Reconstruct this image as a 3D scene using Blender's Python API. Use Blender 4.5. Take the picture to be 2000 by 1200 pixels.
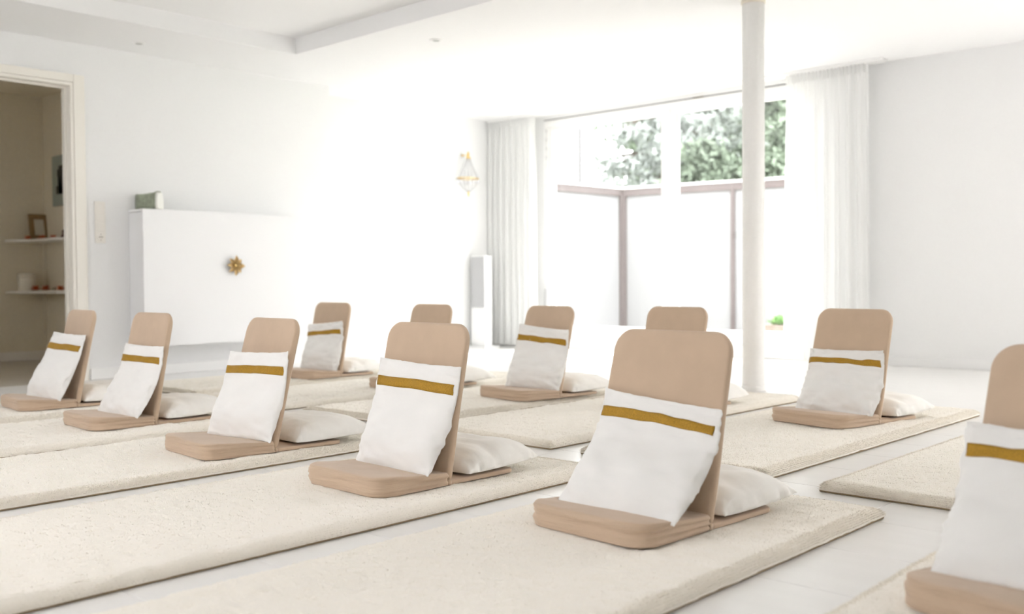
import bpy, bmesh, math, random
import numpy as np
from mathutils import Vector, Matrix, noise

for o in list(bpy.data.objects):
    bpy.data.objects.remove(o)
scene = bpy.context.scene
COL = scene.collection
PI = math.pi

# ------------------------------------------------------------------ camera
CAM_H = 0.65
AZ = math.radians(42.795)          # heading, counter-clockwise from +X
PITCH = math.atan(49 / 1944.0)
ROLL = 0.0072
fw = Vector((math.cos(AZ) * math.cos(PITCH), math.sin(AZ) * math.cos(PITCH), -math.sin(PITCH)))
rt = Vector((math.sin(AZ), -math.cos(AZ), 0))
dn = fw.cross(rt)
rt2 = math.cos(ROLL) * rt + math.sin(ROLL) * dn
dn2 = -math.sin(ROLL) * rt + math.cos(ROLL) * dn
cam_d = bpy.data.cameras.new('camera')
cam_d.sensor_width = 36.0
cam_d.lens = 1944.0 * 36.0 / 2000.0
cam_d.clip_start = 0.05
cam_d.clip_end = 300
cam_d.dof.use_dof = True
cam_d.dof.focus_distance = 3.25
cam_d.dof.aperture_fstop = 2.4
cam = bpy.data.objects.new('camera', cam_d)
COL.objects.link(cam)
m = Matrix((rt2, -dn2, -fw)).transposed().to_4x4()
m.translation = Vector((0, 0, CAM_H))
cam.matrix_world = m
scene.camera = cam

# ------------------------------------------------------------------ sky, sun, exposure
world = bpy.data.worlds.new('sky')
scene.world = world
world.use_nodes = True
wn = world.node_tree
bg = wn.nodes['Background']
bg.inputs['Color'].default_value = (0.985, 0.97, 0.985, 1)
bg.inputs['Strength'].default_value = 4.2

sun_d = bpy.data.lights.new('sun', 'SUN')
sun_d.energy = 5.0
sun_d.angle = math.radians(1.5)
sun_d.color = (1.0, 0.97, 0.93)
sun = bpy.data.objects.new('sun', sun_d)
COL.objects.link(sun)
sun.location = (14, 3, 12)
sun.rotation_euler = Vector((-0.62, 0.10, -0.95)).to_track_quat('-Z', 'Y').to_euler()

scene.view_settings.view_transform = 'Standard'
scene.view_settings.look = 'None'
scene.view_settings.gamma = 1.0
scene.view_settings.use_curve_mapping = False
scene.view_settings.exposure = 1.24
cy = scene.cycles
cy.use_denoising = True
cy.max_bounces = 12
cy.diffuse_bounces = 7
cy.use_adaptive_sampling = True
cy.adaptive_threshold = 0.02
cy.glossy_bounces = 4
cy.transmission_bounces = 8
cy.transparent_max_bounces = 12
cy.sample_clamp_indirect = 10
cy.caustics_reflective = False
cy.caustics_refractive = False


# ------------------------------------------------------------------ materials
def new_mat(name, color, rough=0.6, metal=0.0, spec=0.4):
    mt = bpy.data.materials.new(name)
    mt.use_nodes = True
    b = mt.node_tree.nodes['Principled BSDF']
    b.inputs['Base Color'].default_value = (*color, 1)
    b.inputs['Roughness'].default_value = rough
    b.inputs['Metallic'].default_value = metal
    b.inputs['Specular IOR Level'].default_value = spec
    return mt


def add_noise(mt, scale, amount, detail=4, bump=0.0, dist=0.002, stretch=(1, 1, 1), c2=None):
    """colour variation + bump from one procedural noise in object space"""
    nt = mt.node_tree
    b = nt.nodes['Principled BSDF']
    tc = nt.nodes.new('ShaderNodeTexCoord')
    mp = nt.nodes.new('ShaderNodeMapping')
    mp.inputs['Scale'].default_value = stretch
    nz = nt.nodes.new('ShaderNodeTexNoise')
    nz.inputs['Scale'].default_value = scale
    nz.inputs['Detail'].default_value = detail
    nt.links.new(tc.outputs['Object'], mp.inputs['Vector'])
    nt.links.new(mp.outputs['Vector'], nz.inputs['Vector'])
    if amount or c2:
        c = b.inputs['Base Color'].default_value[:]
        d = c2 + (1,) if c2 else tuple(x * (1 - amount) for x in c[:3]) + (1,)
        mx = nt.nodes.new('ShaderNodeMix')
        mx.data_type = 'RGBA'
        mx.inputs['A'].default_value = d
        mx.inputs['B'].default_value = c
        rp = nt.nodes.new('ShaderNodeMapRange')
        rp.inputs['From Min'].default_value = 0.3
        rp.inputs['From Max'].default_value = 0.7
        nt.links.new(nz.outputs['Fac'], rp.inputs['Value'])
        nt.links.new(rp.outputs['Result'], mx.inputs['Factor'])
        nt.links.new(mx.outputs['Result'], b.inputs['Base Color'])
    if bump:
        bp = nt.nodes.new('ShaderNodeBump')
        bp.inputs['Strength'].default_value = bump
        bp.inputs['Distance'].default_value = dist
        nt.links.new(nz.outputs['Fac'], bp.inputs['Height'])
        nt.links.new(bp.outputs['Normal'], b.inputs['Normal'])
    return mt


def weave(mt, scale=900, strength=0.25, dist=0.0006):
    """add a fine woven relief to a fabric on top of what it has"""
    nt = mt.node_tree
    b = nt.nodes['Principled BSDF']
    tc = nt.nodes.new('ShaderNodeTexCoord')
    w1 = nt.nodes.new('ShaderNodeTexNoise')
    w1.inputs['Scale'].default_value = scale
    w1.inputs['Detail'].default_value = 1
    bp = nt.nodes.new('ShaderNodeBump')
    bp.inputs['Strength'].default_value = strength
    bp.inputs['Distance'].default_value = dist
    nt.links.new(tc.outputs['Object'], w1.inputs['Vector'])
    nt.links.new(w1.outputs['Fac'], bp.inputs['Height'])
    old = [l for l in nt.links if l.to_socket == b.inputs['Normal']]
    if old:
        src = old[0].from_socket
        nt.links.remove(old[0])
        nt.links.new(src, bp.inputs['Normal'])
    nt.links.new(bp.outputs['Normal'], b.inputs['Normal'])
    b.inputs['Sheen Weight'].default_value = 0.25
    return mt


M = {}
M['wall'] = add_noise(new_mat('white_plaster', (0.82, 0.82, 0.82), 0.85, spec=0.2), 60, 0.015, bump=0.08, dist=0.001)
M['ceiling'] = add_noise(new_mat('ceiling_paint', (0.85, 0.85, 0.85), 0.9, spec=0.2), 40, 0.01, bump=0.05, dist=0.001)
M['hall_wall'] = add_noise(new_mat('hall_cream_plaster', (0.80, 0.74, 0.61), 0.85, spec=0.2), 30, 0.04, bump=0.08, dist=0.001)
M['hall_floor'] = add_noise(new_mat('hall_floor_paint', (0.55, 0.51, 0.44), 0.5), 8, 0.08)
M['floor'] = add_noise(new_mat('white_laminate', (0.83, 0.82, 0.805), 0.28, spec=0.5), 3.0, 0.03, bump=0.02, dist=0.001, stretch=(6, 1, 1))
M['subfloor'] = new_mat('joint_grey', (0.55, 0.53, 0.49), 0.8)
M['trim'] = new_mat('white_lacquer', (0.86, 0.855, 0.845), 0.4)
M['door_trim'] = new_mat('cream_lacquer', (0.84, 0.81, 0.75), 0.4)
M['cabinet'] = new_mat('cabinet_white', (0.83, 0.83, 0.84), 0.35)
M['beige'] = weave(add_noise(new_mat('beige_cotton', (0.585, 0.445, 0.325), 0.9, spec=0.15), 14, 0.07, bump=0.25, dist=0.004, stretch=(1, 1, 3)))
M['beige_seat'] = weave(add_noise(new_mat('beige_cotton_creased', (0.585, 0.445, 0.325), 0.9, spec=0.15), 7, 0.06, bump=0.9, dist=0.007, stretch=(1, 1, 14)))
M['linen'] = weave(add_noise(new_mat('white_linen', (0.86, 0.85, 0.83), 0.92, spec=0.12), 9, 0.03, bump=0.35, dist=0.006))
M['cushion'] = weave(add_noise(new_mat('ivory_cotton', (0.90, 0.885, 0.85), 0.9, spec=0.12), 12, 0.03, bump=0.3, dist=0.005))
M['gold_band'] = add_noise(new_mat('gold_braid', (0.52, 0.29, 0.025), 0.55, metal=0.25), 420, 0.45, detail=2, bump=0.8, dist=0.0015)
M['pile'] = add_noise(new_mat('cream_fleece', (0.93, 0.885, 0.80), 0.95, spec=0.08), 190, 0.03, detail=5, bump=0.5, dist=0.004)
M['pile'].node_tree.nodes['Principled BSDF'].inputs['Sheen Weight'].default_value = 0.4
M['backing'] = new_mat('brown_binding', (0.33, 0.25, 0.15), 0.9)
M['chrome'] = new_mat('brushed_chrome', (0.6, 0.6, 0.58), 0.3, metal=1.0)
M['gold'] = new_mat('polished_gold', (0.83, 0.60, 0.24), 0.3, metal=0.9)
M['flower_gold'] = new_mat('satin_gold', (0.75, 0.55, 0.27), 0.42, metal=0.65)
M['plastic'] = new_mat('cream_plastic', (0.82, 0.79, 0.74), 0.4)
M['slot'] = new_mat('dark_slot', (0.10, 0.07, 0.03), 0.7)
M['column'] = add_noise(new_mat('column_paint', (0.88, 0.87, 0.85), 0.6), 40, 0.02, bump=0.05, dist=0.001)
M['collar'] = new_mat('beige_collar', (0.74, 0.69, 0.60), 0.6)
M['speaker'] = new_mat('white_speaker', (0.84, 0.84, 0.84), 0.45)
M['grille'] = add_noise(new_mat('grey_grille', (0.52, 0.52, 0.53), 0.8), 600, 0.2, bump=0.3, dist=0.001)
M['sage'] = add_noise(new_mat('sage_satin', (0.36, 0.40, 0.30), 0.35, metal=0.2), 30, 0.35, bump=0.4, dist=0.004)
M['white_end'] = new_mat('white_paper', (0.82, 0.82, 0.78), 0.8)
M['fence_wood'] = add_noise(new_mat('brown_metal_frame', (0.105, 0.085, 0.082), 0.6), 6, 0.15)
M['fence_panel'] = new_mat('opal_panel', (0.24, 0.24, 0.245), 0.5)
M['terrace'] = add_noise(new_mat('pale_paving', (0.62, 0.60, 0.56), 0.85), 4, 0.08)
M['lawn'] = add_noise(new_mat('lawn_green', (0.12, 0.20, 0.06), 0.95), 20, 0.4)
M['bark'] = add_noise(new_mat('bark_brown', (0.10, 0.075, 0.055), 0.95), 12, 0.4, bump=0.5, dist=0.02)
M['conifer'] = add_noise(new_mat('conifer_green_hazed', (0.33, 0.36, 0.335), 0.8), 2, 0.35)  # paler than real needles: outdoor haze and glare put into the colour
M['foliage'] = add_noise(new_mat('leaf_green', (0.15, 0.19, 0.135), 0.75), 1.4, 0.45)
M['foliage_hazed'] = add_noise(new_mat('leaf_green_hazed', (0.25, 0.30, 0.23), 0.75), 1.2, 0.4)  # leaf colour lightened to carry the washed-out glare outside
M['pole'] = new_mat('grey_pole', (0.09, 0.088, 0.09), 0.5)
M['lens'] = new_mat('spot_lens', (0.42, 0.42, 0.40), 0.3)
M['gasket'] = new_mat('grey_gasket_and_shade', (0.16, 0.16, 0.165), 0.7)
M['planter'] = add_noise(new_mat('planter_stone', (0.30, 0.25, 0.22), 0.8), 20, 0.2)
M['plant'] = new_mat('herb_green', (0.25, 0.42, 0.18), 0.7)
M['frame_gold'] = add_noise(new_mat('carved_frame', (0.36, 0.25, 0.12), 0.6), 80, 0.4, bump=0.6, dist=0.004)
M['photo'] = new_mat('pale_photo', (0.70, 0.68, 0.60), 0.6)
M['orange'] = new_mat('orange_petal', (0.50, 0.13, 0.045), 0.6)
M['dark_red'] = new_mat('dark_red_wood', (0.10, 0.03, 0.02), 0.6)
M['ceramic'] = new_mat('cream_ceramic', (0.84, 0.80, 0.70), 0.5)
M['picture_mat'] = new_mat('grey_green_print', (0.33, 0.37, 0.33), 0.7)
M['picture_dark'] = new_mat('dark_print', (0.05, 0.05, 0.04), 0.7)


def mat_glass(name, tint=(0.97, 0.985, 0.98), gloss=0.06):
    mt = bpy.data.materials.new(name)
    mt.use_nodes = True
    nt = mt.node_tree
    nt.nodes.remove(nt.nodes['Principled BSDF'])
    out = nt.nodes['Material Output']
    tr = nt.nodes.new('ShaderNodeBsdfTransparent')
    tr.inputs['Color'].default_value = (*tint, 1)
    gl = nt.nodes.new('ShaderNodeBsdfGlossy')
    gl.inputs['Roughness'].default_value = 0.02
    mx = nt.nodes.new('ShaderNodeMixShader')
    mx.inputs['Fac'].default_value = gloss
    nt.links.new(tr.outputs[0], mx.inputs[1])
    nt.links.new(gl.outputs[0], mx.inputs[2])
    nt.links.new(mx.outputs[0], out.inputs['Surface'])
    return mt


def mat_sheer(name):
    mt = bpy.data.materials.new(name)
    mt.use_nodes = True
    nt = mt.node_tree
    nt.nodes.remove(nt.nodes['Principled BSDF'])
    out = nt.nodes['Material Output']
    df = nt.nodes.new('ShaderNodeBsdfDiffuse')
    df.inputs['Color'].default_value = (0.88, 0.88, 0.875, 1)
    tl = nt.nodes.new('ShaderNodeBsdfTranslucent')
    tl.inputs['Color'].default_value = (0.86, 0.86, 0.855, 1)
    mx = nt.nodes.new('ShaderNodeMixShader')
    mx.inputs['Fac'].default_value = 0.38
    nt.links.new(df.outputs[0], mx.inputs[1])
    nt.links.new(tl.outputs[0], mx.inputs[2])
    nt.links.new(mx.outputs[0], out.inputs['Surface'])
    return mt


M['glass'] = mat_glass('window_glass')
M['crystal'] = mat_glass('crystal_drops', (0.90, 0.90, 0.91), 0.28)
M['sheer'] = mat_sheer('sheer_white_voile')


# ------------------------------------------------------------------ helpers
def link_mesh(name, me, mat, parent=None, smooth=False):
    o = bpy.data.objects.new(name, me)
    COL.objects.link(o)
    if mat is not None and not me.materials:
        me.materials.append(mat)
    if parent is not None:
        o.parent = parent
    if smooth:
        me.polygons.foreach_set('use_smooth', [True] * len(me.polygons))
    return o


def obj(name, bm, mat, parent=None, smooth=False):
    me = bpy.data.meshes.new(name)
    bmesh.ops.recalc_face_normals(bm, faces=bm.faces[:])
    bm.to_mesh(me)
    bm.free()
    return link_mesh(name, me, mat, parent, smooth)


def pyobj(name, verts, faces, mat, parent=None, smooth=False):
    me = bpy.data.meshes.new(name)
    me.from_pydata([tuple(v) for v in verts], [], faces)
    me.update()
    return link_mesh(name, me, mat, parent, smooth)


def thing(name, label, cat, loc=(0, 0, 0), rotz=0.0, group=None):
    o = bpy.data.objects.new(name, None)
    o.empty_display_size = 0.1
    COL.objects.link(o)
    o.location = loc
    o.rotation_euler = (0, 0, rotz)
    return tag(o, label, cat, group)


def tag(o, label, cat, group=None):
    o['label'] = label
    o['category'] = cat
    if group:
        o['group'] = group
    return o


def struct(o, label=None, cat=None):
    o['kind'] = 'structure'
    if label:
        o['label'] = label
    if cat:
        o['category'] = cat
    return o


def box(bm, x0, x1, y0, y1, z0, z1):
    g = bmesh.ops.create_cube(bm, size=1.0)
    for v in g['verts']:
        v.co = Vector(((x0 + x1) / 2 + v.co.x * (x1 - x0), (y0 + y1) / 2 + v.co.y * (y1 - y0), (z0 + z1) / 2 + v.co.z * (z1 - z0)))
    return g['verts']


def bevel(bm, w, seg=2, edges=None):
    bmesh.ops.bevel(bm, geom=(edges or bm.edges[:]), offset=w, segments=seg, profile=0.6, affect='EDGES', clamp_overlap=True)


def boxobj(name, x0, x1, y0, y1, z0, z1, mat, parent=None, bev=0.0, seg=2):
    bm = bmesh.new()
    box(bm, x0, x1, y0, y1, z0, z1)
    if bev:
        bevel(bm, bev, seg)
    return obj(name, bm, mat, parent)


def tube(bm, pts, rad, n=8, caps=True):
    """tube through points; rad a number or a list"""
    pts = [Vector(p) for p in pts]
    rings = []
    for i, p in enumerate(pts):
        t = (pts[min(i + 1, len(pts) - 1)] - pts[max(i - 1, 0)]).normalized()
        a = Vector((0, 0, 1)) if abs(t.z) < 0.9 else Vector((1, 0, 0))
        u = t.cross(a).normalized()
        w = t.cross(u)
        r = rad[i] if isinstance(rad, (list, tuple)) else rad
        rings.append([bm.verts.new(p + (u * math.cos(2 * PI * k / n) + w * math.sin(2 * PI * k / n)) * r) for k in range(n)])
    for a, b in zip(rings, rings[1:]):
        for k in range(n):
            bm.faces.new((a[k], a[(k + 1) % n], b[(k + 1) % n], b[k]))
    if caps:
        bm.faces.new(rings[0][::-1])
        bm.faces.new(rings[-1])


def lathe(bm, prof, n=24, c=(0, 0, 0)):
    """profile [(r,z)] spun about z"""
    rings = []
    for r, z in prof:
        rings.append([bm.verts.new((c[0] + r * math.cos(2 * PI * k / n), c[1] + r * math.sin(2 * PI * k / n), c[2] + z)) for k in range(n)])
    for a, b in zip(rings, rings[1:]):
        for k in range(n):
            bm.faces.new((a[k], a[(k + 1) % n], b[(k + 1) % n], b[k]))
    bm.faces.new(rings[0][::-1])
    bm.faces.new(rings[-1])


def ball(bm, c, r, seg=8, sc=(1, 1, 1)):
    g = bmesh.ops.create_icosphere(bm, subdivisions=1 if seg <= 8 else 2, radius=r)
    for v in g['verts']:
        v.co = Vector((v.co.x * sc[0] + c[0], v.co.y * sc[1] + c[1], v.co.z * sc[2] + c[2]))


def fbm(p, s, seed=0.0, oct=3):
    v, a, f = 0.0, 1.0, s
    for _ in range(oct):
        v += a * noise.noise(Vector((p[0] * f + seed, p[1] * f - seed * 0.7, p[2] * f + seed * 1.3)))
        a *= 0.5
        f *= 2.1
    return v


# ------------------------------------------------------------------ room shell
XL, XW = -1.7, 7.43          # hidden wall on the left of the camera, window wall
YN, YB, YR = -2.0, 6.73, 7.05    # hidden near wall, back wall, recessed back wall
XR = 5.05                     # where the back wall steps back
ZC = 2.28
WT = 0.22

# floor: planks over a slab
bm = bmesh.new()
box(bm, XL - WT, XW + 0.12, YN - WT, YB + 0.25, -0.2, -0.012)
box(bm, XR, XW + 0.12, YB + 0.25, YR + WT, -0.2, -0.012)
floor = struct(obj('floor', bm, M['subfloor']), 'white laminate plank floor of the meditation room', 'floor')
PW = 0.327
plank_me = {}


def plank(x0, x1, y0, y1):
    key = (round(x1 - x0, 3), round(y1 - y0, 3))
    g = 0.0012
    if key not in plank_me:
        b = bmesh.new()
        box(b, g, key[0] - g, g, key[1] - g, -0.012, 0.0)
        ed = [e for e in b.edges if all(v.co.z > -0.001 for v in e.verts)]
        bevel(b, 0.0012, 1, ed)
        me = bpy.data.meshes.new('plank')
        b.to_mesh(me)
        b.free()
        me.materials.append(M['floor'])
        plank_me[key] = me
    o = link_mesh('plank', plank_me[key], M['floor'], floor)
    o.location = (x0, y0, 0)


col_i = 0
x = 1.955 - PW * 11
while x < XW - 0.01:
    x1 = min(x + PW, XW)
    x0 = max(x, XL)
    yend = YR if x0 > XR - 0.2 else YB + 0.24 * 0
    y = YN + (-0.45 if col_i % 2 else 0.15) - 0.3
    while y < yend - 0.01:
        y0, y1 = max(y, YN), min(y + 1.3, yend)
        if y1 - y0 > 0.02 and x1 - x0 > 0.02:
            plank(x0, x1, y0, y1)
        y += 1.3
    x += PW
    col_i += 1

# ceiling with its recessed tray
TX0, TX1, TY0, TY1, TZ = 0.2, 4.19, 0.9, 5.96, 2.395
bm = bmesh.new()
box(bm, XL - WT, TX0, YN - WT, YR + WT, ZC, ZC + 0.3)
box(bm, TX1, XW + 0.3, YN - WT, YR + WT, ZC, ZC + 0.3)
box(bm, TX0, TX1, YN - WT, TY0, ZC, ZC + 0.3)
box(bm, TX0, TX1, TY1, YR + WT, ZC, ZC + 0.3)
box(bm, TX0, TX1, TY0, TY1, TZ, ZC + 0.3)
struct(obj('ceiling', bm, M['ceiling']), 'white ceiling with a raised rectangular tray', 'ceiling')

# walls
DX0, DX1, DZ = 1.98, 2.935, 2.01      # door opening in the back wall
bm = bmesh.new()
BW = 0.12
box(bm, XL - WT, DX0, YB, YB + BW, 0, ZC)
box(bm, DX1, XR, YB, YB + BW, 0, ZC)
box(bm, DX0, DX1, YB, YB + BW, DZ, ZC)
struct(obj('wall_back', bm, M['wall']), 'white back wall with the doorway and cabinet', 'wall')
bm = bmesh.new()
box(bm, XR - 0.06, XW + 0.3, YR, YR + WT, 0, ZC)
box(bm, XR - 0.2, XR, YB + BW, YR + WT, 0, ZC)
struct(obj('wall_recess', bm, M['wall']), 'recessed white wall carrying the crystal lamp', 'wall')
WY0, WY1, WZ = 3.50, 6.43, 2.23
bm = bmesh.new()
box(bm, XW, XW + 0.12, 0.5, WY0, 0, ZC)
box(bm, XW, XW + 0.12, YN - WT, -1.2, 0, ZC)          # unseen door-sized opening between, added to let in fill daylight
box(bm, XW, XW + 0.12, -1.2, 0.5, WZ, ZC)
box(bm, XW, XW + 0.12, WY1, YR, 0, ZC)
box(bm, XW, XW + 0.12, WY0, WY1, WZ, ZC)
struct(obj('wall_window', bm, M['wall']), 'white wall with the glazed terrace doors', 'wall')
bm = bmesh.new()
box(bm, XL, XW, YN - WT, YN, 0, ZC)
struct(obj('wall_near', bm, M['wall']))
LWY0, LWY1, LWZ0, LWZ1 = 1.8, 4.4, 1.15, 2.12      # unseen opening left of the camera, added for fill light
bm = bmesh.new()
box(bm, XL - WT, XL, YN - WT, LWY0, 0, ZC)
box(bm, XL - WT, XL, LWY1, YB, 0, ZC)
box(bm, XL - WT, XL, LWY0, LWY1, 0, LWZ0)
box(bm, XL - WT, XL, LWY0, LWY1, LWZ1, ZC)
struct(obj('wall_left', bm, M['wall']))

# baseboards
bm = bmesh.new()
box(bm, 3.02, XR, YB - 0.014, YB, 0, 0.078)
bevel(bm, 0.004, 1)
struct(obj('baseboard_back', bm, M['trim']))
bm = bmesh.new()
box(bm, XR, XW, YR - 0.014, YR, 0, 0.078)
bevel(bm, 0.004, 1)
struct(obj('baseboard_recess', bm, M['trim']))
bm = bmesh.new()
box(bm, XW - 0.014, XW, 0.5, WY0, 0, 0.07)
bevel(bm, 0.004, 1)
struct(obj('baseboard_window', bm, M['wall']))

# door frame
fr = bpy.data.objects.new('door_1', None)
COL.objects.link(fr)
fr.location = (DX1, YB, 0)
struct(fr, 'open doorway with a cream painted frame', 'door')


def dpart(name, x0, x1, y0, y1, z0, z1, mat='door_trim', bev=0.004):
    return boxobj(name, x0 - DX1, x1 - DX1, y0 - YB, y1 - YB, z0, z1, M[mat], fr, bev)


dpart('casing', DX1, DX1 + 0.075, YB - 0.018, YB - 0.001, 0, DZ + 0.055)
dpart('casing', DX0 - 0.075, DX0, YB - 0.018, YB - 0.001, 0, DZ + 0.055)
dpart('casing', DX0, DX1, YB - 0.018, YB - 0.001, DZ, DZ + 0.055)
dpart('jamb', DX1 - 0.022, DX1 - 0.001, YB - 0.012, YB + BW + 0.008, 0, DZ - 0.022)
dpart('jamb', DX0 + 0.001, DX0 + 0.022, YB - 0.012, YB + BW + 0.008, 0, DZ - 0.022)
dpart('head', DX0 + 0.001, DX1 - 0.001, YB - 0.012, YB + BW + 0.008, DZ - 0.022, DZ - 0.001)
dpart('door_stop', DX1 - 0.036, DX1 - 0.022, YB + 0.05, YB + 0.075, 0, DZ - 0.022)
dpart('door_stop', DX0 + 0.022, DX1 - 0.036, YB + 0.05, YB + 0.075, DZ - 0.036, DZ - 0.022)

# ------------------------------------------------------------------ hallway behind the door
HX0, HX1, HY = 1.2, 3.655, 9.0
bm = bmesh.new()
box(bm, HX0 - 0.1, HX1 + 0.1, YB, HY + 0.1, -0.2, -0.004)
struct(obj('floor_hall', bm, M['hall_floor']), 'dim grey floor of the room beyond the doorway', 'floor')
bm = bmesh.new()
box(bm, HX0 - 0.1, HX1 + 0.1, HY, HY + 0.1, 0, ZC + 0.1)
struct(obj('wall_hall', bm, M['hall_wall']), 'shaded cream wall seen through the doorway', 'wall')
bm = bmesh.new()
box(bm, HX1, HX1 + 0.1, YB + BW, HY, 0, ZC + 0.1)
struct(obj('wall_hall_side', bm, M['hall_wall']))
bm = bmesh.new()
box(bm, HX0 - 0.1, HX0, YB + BW, 7.7, 0, ZC + 0.1)
box(bm, HX0 - 0.1, HX0, 8.2, HY, 0, ZC + 0.1)
box(bm, HX0 - 0.1, HX0, 7.7, 8.2, 0, 0.9)
box(bm, HX0 - 0.1, HX0, 7.7, 8.2, 1.3, ZC + 0.1)          # small unseen opening between, added to brighten the hall
struct(obj('wall_hall_left', bm, M['hall_wall']))
bm = bmesh.new()
box(bm, HX0 - 0.1, HX1 + 0.1, YB + BW, HY + 0.1, ZC + 0.02, ZC + 0.1)
struct(obj('ceiling_hall', bm, M['hall_wall']))
bm = bmesh.new()
box(bm, HX0, HX1 - 0.014, HY - 0.014, HY, 0, 0.075)
box(bm, HX1 - 0.014, HX1, YB + BW, HY, 0, 0.075)
struct(obj('baseboard_hall', bm, M['door_trim']))

# ------------------------------------------------------------------ terrace doors (window)
win = bpy.data.objects.new('window_1', None)
COL.objects.link(win)
win.location = (XW, WY0, 0)
struct(win, 'wide white-framed glazed terrace doors between sheer curtains', 'window')


def wpart(name, x0, x1, y0, y1, z0, z1, mat='trim', bev=0.004):
    return boxobj(name, x0 - XW, x1 - XW, y0 - WY0, y1 - WY0, z0, z1, M[mat], win, bev)


FX0, FX1 = XW + 0.005, XW + 0.085
wpart('head_frame', FX0, FX1, WY0, WY1, 2.16, WZ)
wpart('sill_frame', FX0 - 0.012, FX1, WY0, WY1, 0.0, 0.10)
wpart('side_frame', FX0, FX1, WY1 - 0.035, WY1, 0.10, 2.16)
wpart('side_frame', FX0, FX1, WY0, WY0 + 0.06, 0.10, 2.16)
wpart('mullion', FX0 - 0.01, FX1, 4.970, 5.000, 0.10, 2.16)
for (a, b, wb) in ((5.000, WY1 - 0.035, 0.055), (WY0 + 0.06, 4.970, 0.061)):
    sx0, sx1 = FX0 + 0.012, FX1 - 0.012
    s = wpart('sash', sx0, sx1, a, a + 0.070, 0.10, 2.16)
    wpart('sash', sx0, sx1, b - wb, b, 0.10, 2.16)
    wpart('sash_rail', sx0, sx1, a + 0.065, b - wb, 0.10, 0.225)
    wpart('sash_rail', sx0, sx1, a + 0.065, b - wb, 2.125, 2.16)
    wpart('pane', sx0 + 0.025, sx0 + 0.031, a + 0.065, b - wb, 0.225, 2.125, 'glass', 0)
    wpart('gasket', sx0 + 0.012, sx0 + 0.024, b - wb - 0.006, b - wb + 0.001, 0.225, 2.125, 'gasket', 0)
    wpart('gasket', sx0 + 0.012, sx0 + 0.024, a + 0.069, a + 0.074, 0.225, 2.125, 'gasket', 0)
wpart('head_gap_shade', XW - 0.004, XW + 0.004, WY0, WY1, 2.2275, 2.2335, 'gasket', 0)  # grey strip drawn as the shadow gap above the frame head
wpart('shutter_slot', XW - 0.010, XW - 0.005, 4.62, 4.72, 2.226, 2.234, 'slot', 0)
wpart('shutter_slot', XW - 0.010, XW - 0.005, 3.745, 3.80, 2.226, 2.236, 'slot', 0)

# ceiling curtain rail
rail = thing('curtain_rail', 'white double curtain rail along the ceiling above the terrace doors', 'curtain rail', (XW - 0.14, 5.0, ZC))
bm = bmesh.new()
box(bm, -0.05, -0.025, -2.02, 2.04, -0.022, 0)
bevel(bm, 0.003, 1)
obj('track', bm, M['trim'], rail)
bm = bmesh.new()
box(bm, 0.02, 0.045, -2.02, 2.04, -0.022, 0)
bevel(bm, 0.003, 1)
obj('track', bm, M['trim'], rail)


def curtain(y0, y1, label, seed, flare):
    t = thing('curtain', label, 'curtain', (XW - 0.165, (y0 + y1) / 2, 0.0), 0, 'sheer curtains at the terrace doors')
    w = y1 - y0
    nz, ny = 46, 150
    rnd = random.Random(seed)
    nf = max(7, int(w / 0.075))
    ph = [rnd.uniform(-0.6, 0.6) for _ in range(nf + 3)]
    am = [rnd.uniform(0.5, 1.15) for _ in range(nf + 3)]
    verts, faces = [], []
    for i in range(nz + 1):
        z = 0.03 + (2.255 - 0.03) * i / nz
        d = (2.255 - z) / 2.2                       # 0 at the top
        fl = 1 + flare * d
        top = max(0.0, 1 - d / 0.045)
        for j in range(ny + 1):
            s = j / ny
            k = s * nf
            ki = int(k)
            amp = (am[ki] * (1 - (k - ki)) + am[ki + 1] * (k - ki))
            pp = (ph[ki] * (1 - (k - ki)) + ph[ki + 1] * (k - ki)) * (0.3 + d)
            f = math.sin(2 * PI * k + pp)
            fine = math.sin(2 * PI * k * 2.7 + seed) * (0.35 * top + 0.08)
            xx = amp * 0.030 * (0.55 + 0.45 * min(1, d * 3)) * (f + fine) + 0.006 * noise.noise(Vector((s * 6, z * 1.5, seed)))
            yy = (s - 0.5) * w * fl + 0.006 * math.sin(2 * PI * k * 1.0 + 1.3) * d
            verts.append((xx, yy, z))
    for i in range(nz):
        for j in range(ny):
            a = i * (ny + 1) + j
            faces.append((a, a + 1, a + ny + 2, a + ny + 1))
    pyobj('cloth', verts, faces, M['sheer'], t, True)
    # gathered heading tape
    v2, f2 = [], []
    for i in range(2):
        z = 2.19 + 0.068 * i
        for j in range(ny + 1):
            s = j / ny
            v2.append((-0.012 + 0.010 * math.sin(2 * PI * s * nf * 2.7 + seed) + 0.006 * math.sin(2 * PI * s * nf), (s - 0.5) * w, z))
    for j in range(ny):
        f2.append((j, j + 1, j + ny + 2, j + ny + 1))
    pyobj('heading', v2, f2, M['sheer'], t, True)
    return t


curtain(6.40, 7.03, 'narrow sheer white curtain in the corner beside the crystal lamp', 3, 0.02)
curtain(3.10, 3.76, 'sheer white pleated curtain at the right end of the terrace doors', 8, 0.07)


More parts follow.
